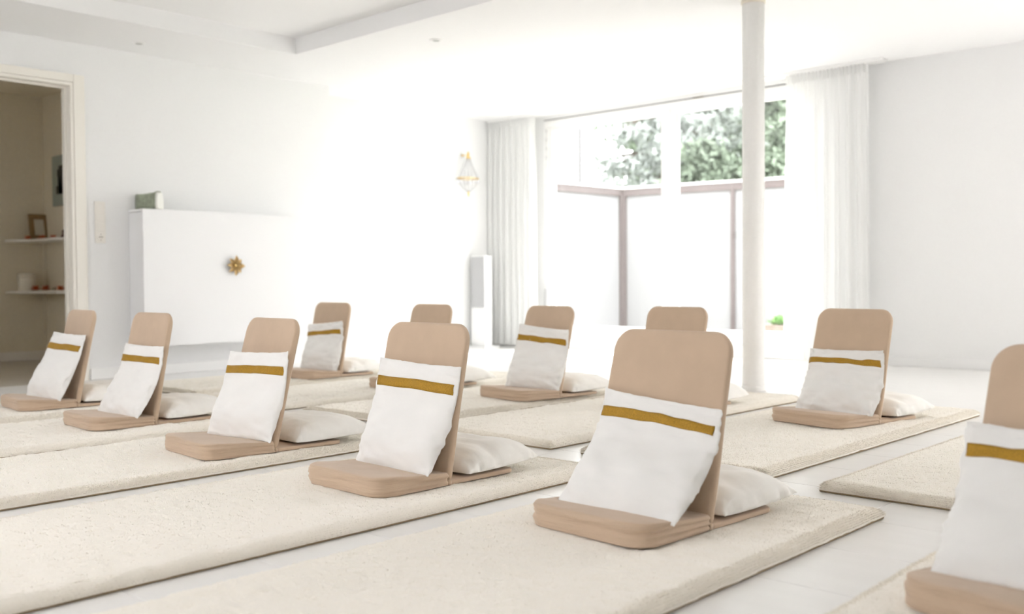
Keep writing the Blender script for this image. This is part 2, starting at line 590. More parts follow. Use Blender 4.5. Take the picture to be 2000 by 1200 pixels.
def bead_string(y, label):
    t = thing('bead_string', label, 'ornament', (XW - 0.05, y, 2.15), 0, 'hanging bead strings at the curtain edges')
    bm = bmesh.new()
    tube(bm, [(0, 0, 0), (0, 0, -1.55)], 0.0015, 5)
    obj('cord', bm, M['plastic'], t)
    z = -0.03
    k = 0
    while z > -1.18:
        bm = bmesh.new()
        r = 0.008 if k % 4 else 0.013
        ball(bm, (0, 0, 0), r, 8, (1, 1, 1.25))
        b = obj('bead', bm, M['crystal'], t)
        b.location = (0, 0, z)
        z -= 0.022 if (z > -0.85) else 0.06
        k += 1
    bm = bmesh.new()
    ball(bm, (0, 0, -1.26), 0.032, 16)
    obj('globe', bm, M['speaker'], t, True)
    bm = bmesh.new()
    lathe(bm, [(0.008, -1.555), (0.030, -1.575), (0.032, -1.60), (0.030, -2.05), (0.028, -2.06)], 16)
    obj('tassel', bm, M['grille'], t, True)
    return t


bead_string(3.79, 'long crystal bead string with white globe and grey tassel by the right curtain')
bead_string(6.36, 'pale crystal bead string with globe and tassel beside the corner curtain')

# ------------------------------------------------------------------ column
colm = thing('column', 'slim round white column standing among the mats', 'column', (5.245, 2.925, 0))
bm = bmesh.new()
lathe(bm, [(0.067, 0.0), (0.0655, 0.05), (0.0645, 0.2), (0.064, 2.262)], 40)
obj('shaft', bm, M['column'], colm, True)
bm = bmesh.new()
lathe(bm, [(0.070, 0.0), (0.071, 0.006), (0.071, 0.026), (0.066, 0.034)], 40)
obj('base_ring', bm, M['column'], colm, True)
bm = bmesh.new()
lathe(bm, [(0.066, 2.255), (0.070, 2.258), (0.070, ZC)], 40)
obj('collar', bm, M['collar'], colm, True)

# ------------------------------------------------------------------ floating cabinet and what is on it
CX0, CX1, CY0, CZ0, CZ1 = 3.308, 4.71, 6.513, 0.22, 1.174
cab = thing('wall_cabinet', 'wide white wall-hung cabinet with a flat front below the pale wall', 'cabinet', (CX0, YB, 0))


def cpart(name, x0, x1, y0, y1, z0, z1, mat='cabinet', bev=0.003):
    return boxobj(name, x0 - CX0, x1 - CX0, y0 - YB, y1 - YB, z0, z1, M[mat], cab, bev)


cpart('body', CX0 + 0.004, CX1 - 0.004, CY0 + 0.022, YB - 0.001, CZ0 + 0.004, CZ1 - 0.022)
cpart('front_panel', CX0, CX1, CY0, CY0 + 0.02, CZ0, CZ1 - 0.0, bev=0.002)
cpart('top_board', CX0, CX1, CY0 + 0.021, YB - 0.001, CZ1 - 0.02, CZ1)
bm = bmesh.new()
tube(bm, [(0, 0, 0), (-0.02, 0, 0)], 0.008, 12)
tube(bm, [(-0.02, 0, -0.022), (-0.02, 0, 0.022)], 0.008, 12)
h = obj('latch', bm, M['chrome'], cab, True)
h.location = (0.004, -0.05, 0.292)

# golden flower ornament
fl = thing('flower_ornament', 'gold metal flower ornament on the white cabinet front', 'ornament', (3.973 * 1.0098, CY0, 0.785))
rnd = random.Random(4)


def petal(bm, L, w, lift, tilt):
    n = 7
    rows = []
    for i in range(n + 1):
        s = i / n
        half = w * (math.sin(PI * min(1, s * 1.02) ** 0.8) ** 0.8) if 0 < s < 1 else 0.0008
        r = 0.008 + L * s
        d = lift * s + 0.010 * math.sin(PI * s)
        rows.append([(r, -half, d + half * tilt), (r, -half * 0.5, d + half * tilt * 0.25), (r, 0, d), (r, half * 0.5, d + half * tilt * 0.25), (r, half, d + half * tilt)])
    vs = [[bm.verts.new((p[1], -p[2], p[0])) for p in row] for row in rows]
    for a, b in zip(vs, vs[1:]):
        for k in range(4):
            bm.faces.new((a[k], a[k + 1], b[k + 1], b[k]))


for k in range(8):
    bm = bmesh.new()
    outer = k % 2
    petal(bm, 0.068 if outer == 0 else 0.062, 0.018, 0.028 if outer == 0 else 0.016, 0.5)
    bmesh.ops.solidify(bm, geom=bm.faces[:], thickness=0.0015)
    p = obj('petal', bm, M['flower_gold'], fl, True)
    p.rotation_euler = (0, 2 * PI * k / 8 + 0.05, 0)
bm = bmesh.new()
ball(bm, (0, -0.016, 0), 0.012, 16)
obj('centre', bm, M['gold'], fl, True)
bm = bmesh.new()
tube(bm, [(0, 0.0, 0), (0, -0.012, 0)], 0.014, 16)
obj('boss', bm, M['flower_gold'], fl, True)

# sage satin pouch on the cabinet
pch = thing('satin_pouch', 'sage green satin box-shaped pouch on the cabinet top', 'pouch', (3.415, 6.615, CZ1), -1.33)


def arch_section(w, h, n=14):
    pts = [(-w / 2 * 0.92, 0.0), (w / 2 * 0.92, 0.0)]
    for k in range(n + 1):
        a = PI * k / n
        c, s_ = math.cos(a), math.sin(a)
        pts.append((w / 2 * math.copysign(abs(c) ** 0.45, c), h * 0.25 + (h * 0.75) * abs(s_) ** 0.55))
    return pts


sec = arch_section(0.062, 0.120)
bm = bmesh.new()
rings = []
for i in range(13):
    s = i / 12
    k = 1.0 - 0.04 * (1 - s) - 0.04 * math.sin(PI * s)
    rings.append([bm.verts.new((-0.115 + 0.20 * s, p[0] * k, p[1] * (k + 0.05 * s) + 0.003 * noise.noise(Vector((s * 5, p[0] * 20, p[1] * 20))) * (p[1] > 0.01))) for p in sec])
for a, b in zip(rings, rings[1:]):
    for k in range(len(sec)):
        bm.faces.new((a[k], a[(k + 1) % len(sec)], b[(k + 1) % len(sec)], b[k]))
bm.faces.new(rings[0])
bm.faces.new(rings[-1])
obj('body', bm, M['sage'], pch, True)
bm = bmesh.new()
r1 = [bm.verts.new((0.0865, p[0] * 0.97, max(0.001, p[1] * 1.0))) for p in sec]
r2 = [bm.verts.new((0.103, p[0] * 0.90, max(0.002, p[1] * 0.95))) for p in sec]
for k in range(len(sec)):
    bm.faces.new((r1[k], r1[(k + 1) % len(sec)], r2[(k + 1) % len(sec)], r2[k]))
bm.faces.new(r2)
bm.faces.new(r1[::-1])
obj('end_panel', bm, M['white_end'], pch)

# switch and socket strip
sw = thing('switch_panel', 'cream vertical strip of light switches and socket beside the doorway', 'light switch', (3.105, YB, 0.938))
boxobj('plate', -0.036, 0.036, -0.012, -0.001, 0, 0.284, M['plastic'], sw, 0.003)
for k in range(3):
    f_ = boxobj('rocker', -0.026, 0.026, -0.018, -0.0125, 0.079 + k * 0.068, 0.079 + k * 0.068 + 0.056, M['plastic'], sw, 0.003)
bm = bmesh.new()
tube(bm, [(0, -0.0125, 0.04), (0, -0.017, 0.04)], [0.026, 0.024], 24)
sk = obj('socket', bm, M['plastic'], sw)
bm = bmesh.new()
tube(bm, [(-0.009, -0.0165, 0.04), (-0.009, -0.0176, 0.04)], 0.004, 10)
tube(bm, [(0.009, -0.0165, 0.04), (0.009, -0.0176, 0.04)], 0.004, 10)
tube(bm, [(0, -0.0165, 0.040), (0, -0.0176, 0.040)], 0.003, 10)
tube(bm, [(0, -0.0165, 0.060), (0, -0.0176, 0.060)], 0.003, 10)
tube(bm, [(0, -0.0165, 0.021), (0, -0.0176, 0.021)], 0.003, 10)
obj('socket_holes', bm, M['slot'], sk)

# ------------------------------------------------------------------ crystal wall lamp
sc = thing('crystal_wall_lamp', 'gold and crystal basket lamp hanging on the recessed wall', 'wall lamp', (6.905, YR - 0.085, 1.50))
bm = bmesh.new()
R0 = 0.115
for k in range(28):
    a0, a1 = 2 * PI * k / 28, 2 * PI * (k + 1) / 28
    tube(bm, [(R0 * math.cos(a0) * 1.05, R0 * math.sin(a0) * 0.72, 0.168), (R0 * math.cos(a1) * 1.05, R0 * math.sin(a1) * 0.72, 0.168)], 0.0055, 6, False)
obj('ring', bm, M['gold'], sc, True)
bm = bmesh.new()
lathe(bm, [(0.004, 0.43), (0.014, 0.42), (0.010, 0.41), (0.016, 0.40), (0.010, 0.385), (0.028, 0.372), (0.028, 0.366), (0.006, 0.36)], 16)
obj('crown', bm, M['gold'], sc, True)
bm = bmesh.new()
tube(bm, [(0, 0.0, 0.39), (0, 0.05, 0.40), (0, 0.084, 0.40)], 0.004, 8)
tube(bm, [(0, 0.078, 0.40), (0, 0.084, 0.40)], 0.012, 12)
obj('wall_arm', bm, M['gold'], sc, True)
bm = bmesh.new()
lathe(bm, [(0.002, -0.012), (0.007, 0.0), (0.012, 0.018), (0.008, 0.032), (0.004, 0.05)], 14)
obj('finial', bm, M['gold'], sc, True)
for k in range(14):
    a = 2 * PI * k / 14
    bm = bmesh.new()
    for i in range(13):
        s = i / 12
        r = 0.024 + (R0 - 0.024) * s ** 1.15
        ball(bm, (r * math.cos(a), r * math.sin(a) * 0.72, 0.362 - 0.19 * s), 0.0062, 8)
    obj('bead_chain', bm, M['crystal'], sc)
    bm = bmesh.new()
    for i in range(8):
        s = (i + 0.4) / 8
        r = R0 * math.cos(s * PI / 2) ** 0.7
        ball(bm, (r * math.cos(a), r * math.sin(a) * 0.72, 0.160 - 0.125 * s), 0.0062, 8)
    obj('bead_chain', bm, M['crystal'], sc)
    bm = bmesh.new()
    ball(bm, (R0 * 1.02 * math.cos(a + 0.2), R0 * 0.74 * math.sin(a + 0.2), 0.138), 0.009, 8, (0.7, 0.7, 2.0))
    obj('drop', bm, M['crystal'], sc)

# ------------------------------------------------------------------ tower speaker
tw = thing('tower_speaker', 'tall white tower speaker with a grey front panel in the far corner', 'speaker', (7.015, 6.905, 0), 0.0)
boxobj('base_plate', -0.085, 0.12, -0.13, 0.13, 0.0, 0.018, M['speaker'], tw, 0.004)
boxobj('body', -0.046, 0.05, -0.095, 0.095, 0.0185, 0.91, M['speaker'], tw, 0.006, 3)
boxobj('upper_grille', -0.054, -0.047, -0.088, 0.088, 0.40, 0.90, M['grille'], tw, 0.002)
boxobj('lower_panel', -0.054, -0.047, -0.088, 0.088, 0.04, 0.39, M['speaker'], tw, 0.002)

# ------------------------------------------------------------------ ceiling spotlights (switched off)
for (x, y, lab) in ((4.60, 4.936, 'small round recessed ceiling spotlight near the tray corner, towards the window'),
                    (3.256, 6.427, 'small round recessed ceiling spotlight above the white cabinet')):
    t = thing('ceiling_spotlight', lab, 'spotlight', (x, y, ZC), 0, 'recessed ceiling spotlights')
    bm = bmesh.new()
    lathe(bm, [(0.028, -0.001), (0.030, -0.006), (0.042, -0.005), (0.045, 0.0)], 24)
    obj('rim', bm, M['trim'], t, True)
    bm = bmesh.new()
    lathe(bm, [(0.001, -0.0075), (0.020, -0.0075), (0.022, -0.0065)], 20)
    obj('lens', bm, M['lens'], t)

# ------------------------------------------------------------------ hallway objects
for i, (z, lab) in enumerate(((1.018, 'upper white corner shelf seen through the doorway, carrying the picture frame'),
                              (0.580, 'lower white corner shelf seen through the doorway, carrying the cream jar'))):
    t = thing('corner_shelf', lab, 'shelf', (HX1, HY, z), 0, 'corner shelves beyond the doorway')
    pts = [(0, 0), (-0.335, 0), (-0.345, -0.06), (-0.33, -0.14), (-0.29, -0.19), (-0.24, -0.24), (-0.225, -0.32), (-0.22, -0.75), (-0.18, -0.80), (0, -0.80)]
    bm = bmesh.new()
    lo = [bm.verts.new((p[0] - 0.001, p[1] - 0.001, 0)) for p in pts]
    hi = [bm.verts.new((p[0] - 0.001, p[1] - 0.001, 0.024)) for p in pts]
    bm.faces.new(lo[::-1])
    bm.faces.new(hi)
    for k in range(len(pts)):
        bm.faces.new((lo[k], lo[(k + 1) % len(pts)], hi[(k + 1) % len(pts)], hi[k]))
    bevel(bm, 0.004, 2)
    obj('board', bm, M['door_trim'], t)
    boxobj('bracket', -0.02, -0.002, -0.02, -0.002, -0.36, -0.001, M['hall_wall'], t, 0.003)
    boxobj('bracket', -0.02, -0.002, -0.62, -0.60, -0.16, -0.001, M['hall_wall'], t, 0.003)

SZ1, SZ2 = 1.018 + 0.024, 0.580 + 0.024
pf = thing('picture_frame', 'small carved gold photo frame leaning on the upper corner shelf', 'picture frame', (3.59, 8.93, SZ1), 0.12)
pf.rotation_euler = (-0.14, 0, 0.12)
for (a, b, c, d) in ((-0.09, 0.09, 0.0, 0.045), (-0.09, 0.09, 0.185, 0.23), (-0.09, -0.045, 0.045, 0.185), (0.045, 0.09, 0.045, 0.185)):
    boxobj('frame_side', a, b, -0.012, 0.012, c, d, M['frame_gold'], pf, 0.006)
boxobj('photo', -0.0455, 0.0455, -0.003, 0.006, 0.045, 0.185, M['photo'], pf)


def flower(x, y, z, r, lab, seed):
    rn = random.Random(seed)
    t = thing('silk_flower', lab, 'flower', (x, y, z), rn.uniform(0, 3), 'orange silk flowers on the corner shelves')
    for ring, (n, rr, hh) in enumerate(((7, 1.0, 0.25), (5, 0.6, 0.6))):
        for k in range(n):
            bm = bmesh.new()
            g = bmesh.ops.create_icosphere(bm, subdivisions=1, radius=r * 0.55)
            for v in g['verts']:
                v.co = Vector((v.co.x, v.co.y * 0.7, v.co.z * 0.28))
            p = obj('petal', bm, M['orange'], t, True)
            a = 2 * PI * k / n + ring * 0.4
            p.location = (r * rr * 0.55 * math.cos(a), r * rr * 0.55 * math.sin(a), r * hh + 0.004)
            p.rotation_euler = (0, -0.35 - 0.4 * ring, a)
    bm = bmesh.new()
    ball(bm, (0, 0, r * 0.62), r * 0.3, 8)
    obj('heart', bm, M['dark_red'], t, True)


flower(3.45, 8.84, SZ1, 0.032, 'orange silk flower left of the picture frame on the upper corner shelf', 1)
flower(3.565, 8.83, SZ1, 0.040, 'orange silk flower in front of the picture frame on the upper corner shelf', 2)
flower(3.60, 8.68, SZ1, 0.036, 'orange silk flower right of the picture frame on the upper corner shelf', 3)
flower(3.50, 8.82, SZ2, 0.040, 'orange silk flower in front of the cream jar on the lower corner shelf', 4)
flower(3.575, 8.80, SZ2, 0.042, 'orange silk flower in the middle of the lower corner shelf', 5)
flower(3.60, 8.56, SZ2, 0.040, 'orange silk flower at the right end of the lower corner shelf', 6)
bm = bmesh.new()
lathe(bm, [(0.001, 0.0), (0.02, 0.0), (0.024, 0.02), (0.012, 0.045), (0.016, 0.06), (0.010, 0.075), (0.001, 0.08)], 12)
fg = obj('figurine', bm, M['dark_red'], None, True)
fg.location = (3.612, 8.50, SZ1)
tag(fg, 'tiny dark red figurine at the right end of the upper corner shelf', 'figurine')
jar = thing('jar', 'cream lidded jar on the lower corner shelf', 'jar', (3.465, 8.92, SZ2))
bm = bmesh.new()
lathe(bm, [(0.068, 0), (0.072, 0.01), (0.072, 0.105), (0.068, 0.118)], 28)
obj('body', bm, M['ceramic'], jar, True)
bm = bmesh.new()
lathe(bm, [(0.075, 0.119), (0.075, 0.140), (0.066, 0.150), (0.001, 0.152)], 28)
obj('lid', bm, M['ceramic'], jar, True)
pic = thing('wall_picture', 'grey-green framed picture on the hallway side wall, partly hidden by the door frame', 'picture', (HX1, 8.6, 1.33))
boxobj('frame', -0.02, -0.001, -0.17, 0.17, 0, 0.43, M['picture_mat'], pic, 0.003)
for (a, b, c, d) in ((-0.10, 0.03, 0.10, 0.34), (-0.04, 0.085, 0.10, 0.17), (-0.02, 0.05, 0.17, 0.25), (0.03, 0.06, 0.25, 0.31)):
    boxobj('print', -0.0225, -0.0205, a, b, c, d, M['picture_dark'], pic)

# ------------------------------------------------------------------ fleece mats
ML, MW, MT = 2.03, 0.775, 0.034


def make_pile_mesh(seed):
    cell = 0.0065
    nx, ny = int(ML / cell), int(MW / cell)
    rs = np.random.RandomState(seed)

    def blur_noise(sx, sy):
        a = rs.normal(size=(nx + 1, ny + 1))
        fx = np.fft.fftfreq(nx + 1)[:, None] * 2 * PI
        fy = np.fft.fftfreq(ny + 1)[None, :] * 2 * PI
        g = np.exp(-0.5 * ((fx * sx) ** 2 + (fy * sy) ** 2))
        r = np.real(np.fft.ifft2(np.fft.fft2(a) * g))
        return r / r.std()

    H = 0.0008 * blur_noise(0.7, 0.9) + 0.0009 * blur_noise(1.3, 2.6) + 0.0009 * blur_noise(2.5, 7) + 0.0012 * blur_noise(14, 20)
    ex = 0.0009 * blur_noise(1.5, 1.5)
    ey = 0.0009 * blur_noise(1.5, 1.5)
    R = 0.045
    rim = R * (1 - np.cos(np.linspace(0, PI / 2, 10)))

    def spread(n_, L_):
        mid = np.linspace(R, L_ - R, n_ + 1 - 18)
        return np.concatenate([rim[:-1], mid, (L_ - rim[:-1])[::-1]])

    us, vs_ = spread(nx, ML), spread(ny, MW)
    u = us[:, None] * np.ones((1, ny + 1))
    v = vs_[None, :] * np.ones((nx + 1, 1))
    e = np.minimum(np.minimum(u, ML - u), np.minimum(v, MW - v))
    k = np.clip(e / R, 0, 1)
    prof = (1 - (1 - k) ** 2.2) ** 0.62
    Z = 0.006 + (MT - 0.006) * prof + H * k
    X = u + ex * (1 - 0.5 * k)
    Y = v + ey * (1 - 0.5 * k)
    verts = np.stack([X, Y, Z], -1).reshape(-1, 3)
    idx = np.arange((nx + 1) * (ny + 1)).reshape(nx + 1, ny + 1)
    quads = np.stack([idx[:-1, :-1], idx[1:, :-1], idx[1:, 1:], idx[:-1, 1:]], -1).reshape(-1, 4)
    # wool tufts: small leaning tips standing in the pile
    n = 60000
    side = rs.randint(0, 4, n)
    dd = 0.001 + 0.03 * rs.uniform(0, 1, n) ** 1.5
    al = rs.uniform(0, 1, n)
    tu = np.where(side == 0, dd, np.where(side == 1, ML - dd, 0.002 + al * (ML - 0.004)))
    tv = np.where(side == 2, dd, np.where(side == 3, MW - dd, 0.002 + al * (MW - 0.004)))
    iu, iv = np.clip(np.searchsorted(us, tu), 0, nx), np.clip(np.searchsorted(vs_, tv), 0, ny)
    base = np.stack([tu + ex[iu, iv], tv + ey[iu, iv], Z[iu, iv] - 0.0015], -1)
    # and a wool grain all over
    n2 = 62000
    tu2, tv2 = rs.uniform(0.03, ML - 0.03, n2), rs.uniform(0.03, MW - 0.03, n2)
    iu2, iv2 = np.searchsorted(us, tu2), np.searchsorted(vs_, tv2)
    base = np.concatenate([base, np.stack([tu2, tv2, Z[iu2, iv2] - 0.001], -1)], 0)
    tu, tv = np.concatenate([tu, tu2]), np.concatenate([tv, tv2])
    iu, iv = np.concatenate([iu, iu2]), np.concatenate([iv, iv2])
    n += n2
    ke = k[iu, iv]
    # lean outward at the border
    out = np.stack([np.where(tu < R, -1, np.where(tu > ML - R, 1, 0)), np.where(tv < R, -1, np.where(tv > MW - R, 1, 0))], -1).astype(float) * (1 - ke)[:, None]
    ang = rs.uniform(0, 2 * PI, n)
    lean = np.stack([np.cos(ang), np.sin(ang)], -1) * rs.uniform(0.0, 0.005, n)[:, None] + out * 0.006
    hgt = np.where(np.arange(n) < n - n2, rs.uniform(0.002, 0.0055, n), rs.uniform(0.0018, 0.0042, n))
    tip = base + np.concatenate([lean, hgt[:, None]], -1)
    a2 = rs.uniform(0, PI, n)
    wv = np.stack([np.cos(a2), np.sin(a2), np.zeros(n)], -1) * rs.uniform(0.0005, 0.0011, n)[:, None]
    tv_ = np.stack([base - wv, base + wv, tip], 1).reshape(-1, 3)
    off = len(verts)
    tf = (np.arange(n * 3).reshape(-1, 3) + off)
    allv = np.concatenate([verts, tv_], 0)
    me = bpy.data.meshes.new('pile')
    nq, ntri = len(quads), len(tf)
    me.vertices.add(len(allv))
    me.vertices.foreach_set('co', allv.astype(np.float32).ravel())
    me.loops.add(nq * 4 + ntri * 3)
    me.loops.foreach_set('vertex_index', np.concatenate([quads.ravel(), tf.ravel()]).astype(np.int32))
    me.polygons.add(nq + ntri)
    me.polygons.foreach_set('loop_start', np.concatenate([np.arange(nq) * 4, nq * 4 + np.arange(ntri) * 3]).astype(np.int32))
    me.update(calc_edges=True)
    me.validate()
    me.polygons.foreach_set('use_smooth', [True] * len(me.polygons))
    me.materials.append(M['pile'])
    return me


pile_meshes = [make_pile_mesh(11), make_pile_mesh(23), make_pile_mesh(37)]
bm = bmesh.new()
box(bm, 0.001, ML - 0.001, 0.001, MW - 0.001, 0.0005, 0.007)
bevel(bm, 0.002, 1)
back_me = bpy.data.meshes.new('backing')
bm.to_mesh(back_me)
bm.free()
back_me.materials.append(M['backing'])

# near row of mats ends at x = 2.63, far row starts at x = 2.92
MATS = [
    ('E', 0.625, 1.085, 0.000, 'cream fleece mat under the large beige chair in the right foreground'),
    ('D', 0.625, 2.033, 0.001, 'cream fleece mat under the central foreground chair'),
    ('C', 0.610, 3.010, 0.008, 'cream fleece mat under the third chair from the left edge'),
    ('B', 0.620, 3.925, 0.004, 'cream fleece mat under the second chair from the left edge'),
    ('A', 0.620, 4.875, -0.010, 'cream fleece mat under the chair nearest the doorway'),
    ('F', 0.600, 0.045, 0.010, 'cream fleece mat under the chair cut off by the right edge'),
    ('K', 2.905, 1.576, -0.006, 'cream fleece mat under the chair in front of the plain right wall'),
    ('J', 2.905, 2.492, -0.010, 'cream fleece mat reaching the foot of the white column'),
    ('I', 2.945, 3.390, 0.000, 'cream fleece mat under the chair in front of the left terrace door'),
    ('H', 2.925, 4.310, -0.004, 'cream fleece mat lying between the farthest two rows behind the central chair'),
    ('G', 2.945, 5.235, 0.006, 'cream fleece mat nearest the white cabinet in the far row'),
    ('L', 2.862, 0.600, 0.000, 'empty cream fleece mat corner at the right edge between two rows'),
]
MAT_TOP = 0.036
for i, (k, x, y, rz, lab) in enumerate(MATS):
    t = thing('fleece_mat', lab, 'mat', (x, y, 0.0), rz, 'cream fleece mats laid out in rows')
    p = link_mesh('pile', pile_meshes[i % 3], M['pile'], t)
    if i % 2:
        p.location = (ML, MW, 0)
        p.rotation_euler = (0, 0, PI)
    link_mesh('backing', back_me, M['backing'], t)


# ------------------------------------------------------------------ floor chairs
SW, SD = 0.385, 0.274      # seat width and depth


def rounded_outline(x0, x1, y0, y1, r, n=7, step=0.03):
    """r = radii for corners (x0,y0),(x1,y0),(x1,y1),(x0,y1); returns evenly sampled loop"""
    pts = []
    cs = [((x0, y0), (1, 1), PI, r[0]), ((x1, y0), (-1, 1), 1.5 * PI, r[1]), ((x1, y1), (-1, -1), 0, r[2]), ((x0, y1), (1, -1), 0.5 * PI, r[3])]
    for (c, s, a0, rr) in cs:
        cx, cy = c[0] + s[0] * rr, c[1] + s[1] * rr
        for k in range(n + 1):
            a = a0 + 0.5 * PI * k / n
            pts.append((cx + rr * math.cos(a), cy + rr * math.sin(a)))
    out = []
    for i in range(len(pts)):
        a, b = pts[i], pts[(i + 1) % len(pts)]
        d = math.hypot(b[0] - a[0], b[1] - a[1])
        m_ = max(1, int(d / step))
        for j in range(m_):
            out.append((a[0] + (b[0] - a[0]) * j / m_, a[1] + (b[1] - a[1]) * j / m_))
    return out


def slab(outline, thick, edge, fn, side_rings=7, insets=6, c=None):
    """puffy slab: bottom flat, rounded rim; fn(x,y,z,kind)->Vector finishes each vertex"""
    cx = sum(p[0] for p in outline) / len(outline)
    cy = sum(p[1] for p in outline) / len(outline)
    bm = bmesh.new()
    rings = []

    def ring(scale_in, z, kind):
        vs = []
        for p in outline:
            d = Vector((cx - p[0], cy - p[1]))
            L = d.length
            q = Vector(p) + d * min(1.0, scale_in / L)
            vs.append(bm.verts.new(fn(q.x, q.y, z, kind)))
        rings.append(vs)

    for f_ in (0.75, 0.4, 0.15):
        vs = []
        for p in outline:
            q = Vector((cx, cy)) + (Vector(p) - Vector((cx, cy))) * (1 - f_)
            vs.append(bm.verts.new(fn(q.x, q.y, 0.0, 'b')))
        rings.append(vs)
    ring(edge * 0.5, 0.0, 'b')
    ring(edge * 0.12, edge * 0.3, 's')
    for k in range(side_rings):
        s = k / (side_rings - 1)
        ring(0.0, edge * 0.6 + (thick - edge * 1.4) * s, 's')
    ring(edge * 0.14, thick - edge * 0.36, 's')
    ring(edge * 0.45, thick - edge * 0.1, 't')
    ring(edge * 1.0, thick, 't')
    for f_ in (0.12, 0.25, 0.4, 0.55, 0.7, 0.85):
        vs = []
        for p in outline:
            q = Vector((cx, cy)) + (Vector(p) - Vector((cx, cy))) * (1 - f_)
            vs.append(bm.verts.new(fn(q.x, q.y, thick, 't')))
        rings.append(vs)
    n = len(outline)
    for a, b in zip(rings, rings[1:]):
        for k in range(n):
            bm.faces.new((a[k], a[(k + 1) % n], b[(k + 1) % n], b[k]))
    bm.faces.new(rings[0][::-1])
    bm.faces.new(rings[-1])
    return bm


def make_seat(seed):
    out = rounded_outline(-SD, -0.004, -SW / 2, SW / 2, (0.062, 0.014, 0.014, 0.062), 8, 0.02)

    def fn(x, y, z, kind):
        f = -x / SD
        th = 0.70 + 0.30 * min(1, f * 1.25)          # wedge: thinner at the hinge
        zz = z * th
        crease = 0.0
        ox = oy = 0.0
        if kind == 's':
            w = 0.0060 * noise.noise(Vector((x * 4 + seed, y * 4, z * 75 + seed))) + 0.0036 * noise.noise(Vector((x * 9, y * 9 + seed, z * 150)))
            w -= 0.0022 * math.exp(-((z - 0.030 - 0.010 * noise.noise(Vector((x * 5, y * 5, seed)))) / 0.004) ** 2)
            d = Vector((x + SD / 2, y))
            d.normalize()
            ox, oy = d.x * w, d.y * w
        elif kind == 't':
            zz += 0.0035 * noise.noise(Vector((x * 9 + seed, y * 5, 0))) + 0.0016 * noise.noise(Vector((x * 30, y * 14 + seed, 0)))
            zz -= 0.003 * math.exp(-((x + 0.12) / 0.1) ** 2)
        return Vector((x + ox, y + oy, zz))

    return slab(out, 0.058, 0.010, fn, 13)


BL_ = 0.478     # backrest length
BT = 0.023


def make_back(seed):
    # built flat: local x = up the back, y = width, z = thickness (front = +z)
    out = rounded_outline(0.0, BL_, -SW / 2 + 0.004, SW / 2 - 0.004, (0.012, 0.055, 0.055, 0.012), 8, 0.025)

    def fn(x, y, z, kind):
        bend = -0.030 * (x / BL_) ** 2 * 0.35
        zz = z
        if kind == 't':
            zz += 0.002 * noise.noise(Vector((x * 7 + seed, y * 7, 0))) + 0.0008 * noise.noise(Vector((x * 24, y * 24, seed)))
        if kind == 's':
            zz += 0.001 * noise.noise(Vector((x * 10, y * 10, seed)))
        slight = 0.004 * noise.noise(Vector((x * 3 + seed, 1.0, y * 2)))
        yy = y * (1 + 0.02 * math.sin(PI * x / BL_)) + (slight if kind == 's' else 0)
        return Vector((x, yy, zz + bend))

    return slab(out, BT, 0.012, fn, 5)


def make_flap(seed):
    out = rounded_outline(0.004, 0.285, -SW / 2 + 0.004, SW / 2 - 0.004, (0.01, 0.03, 0.03, 0.01), 6, 0.03)

    def fn(x, y, z, kind):
        return Vector((x, y, z + 0.0015 * noise.noise(Vector((x * 12 + seed, y * 12, 0))) * (kind != 'b')))

    return slab(out, 0.014, 0.006, fn, 3)


def mesh_of(name, bm, mat):
    me = bpy.data.meshes.new(name)
    bmesh.ops.recalc_face_normals(bm, faces=bm.faces[:])
    bm.to_mesh(me)
    bm.free()
    me.materials.append(mat)
    me.polygons.foreach_set('use_smooth', [True] * len(me.polygons))
    return me


seat_m = [mesh_of('seat', make_seat(s), M['beige_seat']) for s in (1.3, 5.1, 9.7)]
back_m = [mesh_of('backrest', make_back(s), M['beige']) for s in (2.3, 6.1, 8.7)]
flap_m = mesh_of('rear_flap', make_flap(3.0), M['beige'])
bm = bmesh.new()
pts = [(0.0, -SW / 2 + 0.004 + (SW - 0.008) * k / 24, 0.008 + 0.002 * math.sin(k * 2.1)) for k in range(25)]
tube(bm, pts, [0.009 + 0.002 * math.sin(k * 1.7) for k in range(25)], 8)
hinge_m = mesh_of('hinge_seam', bm, M['beige'])


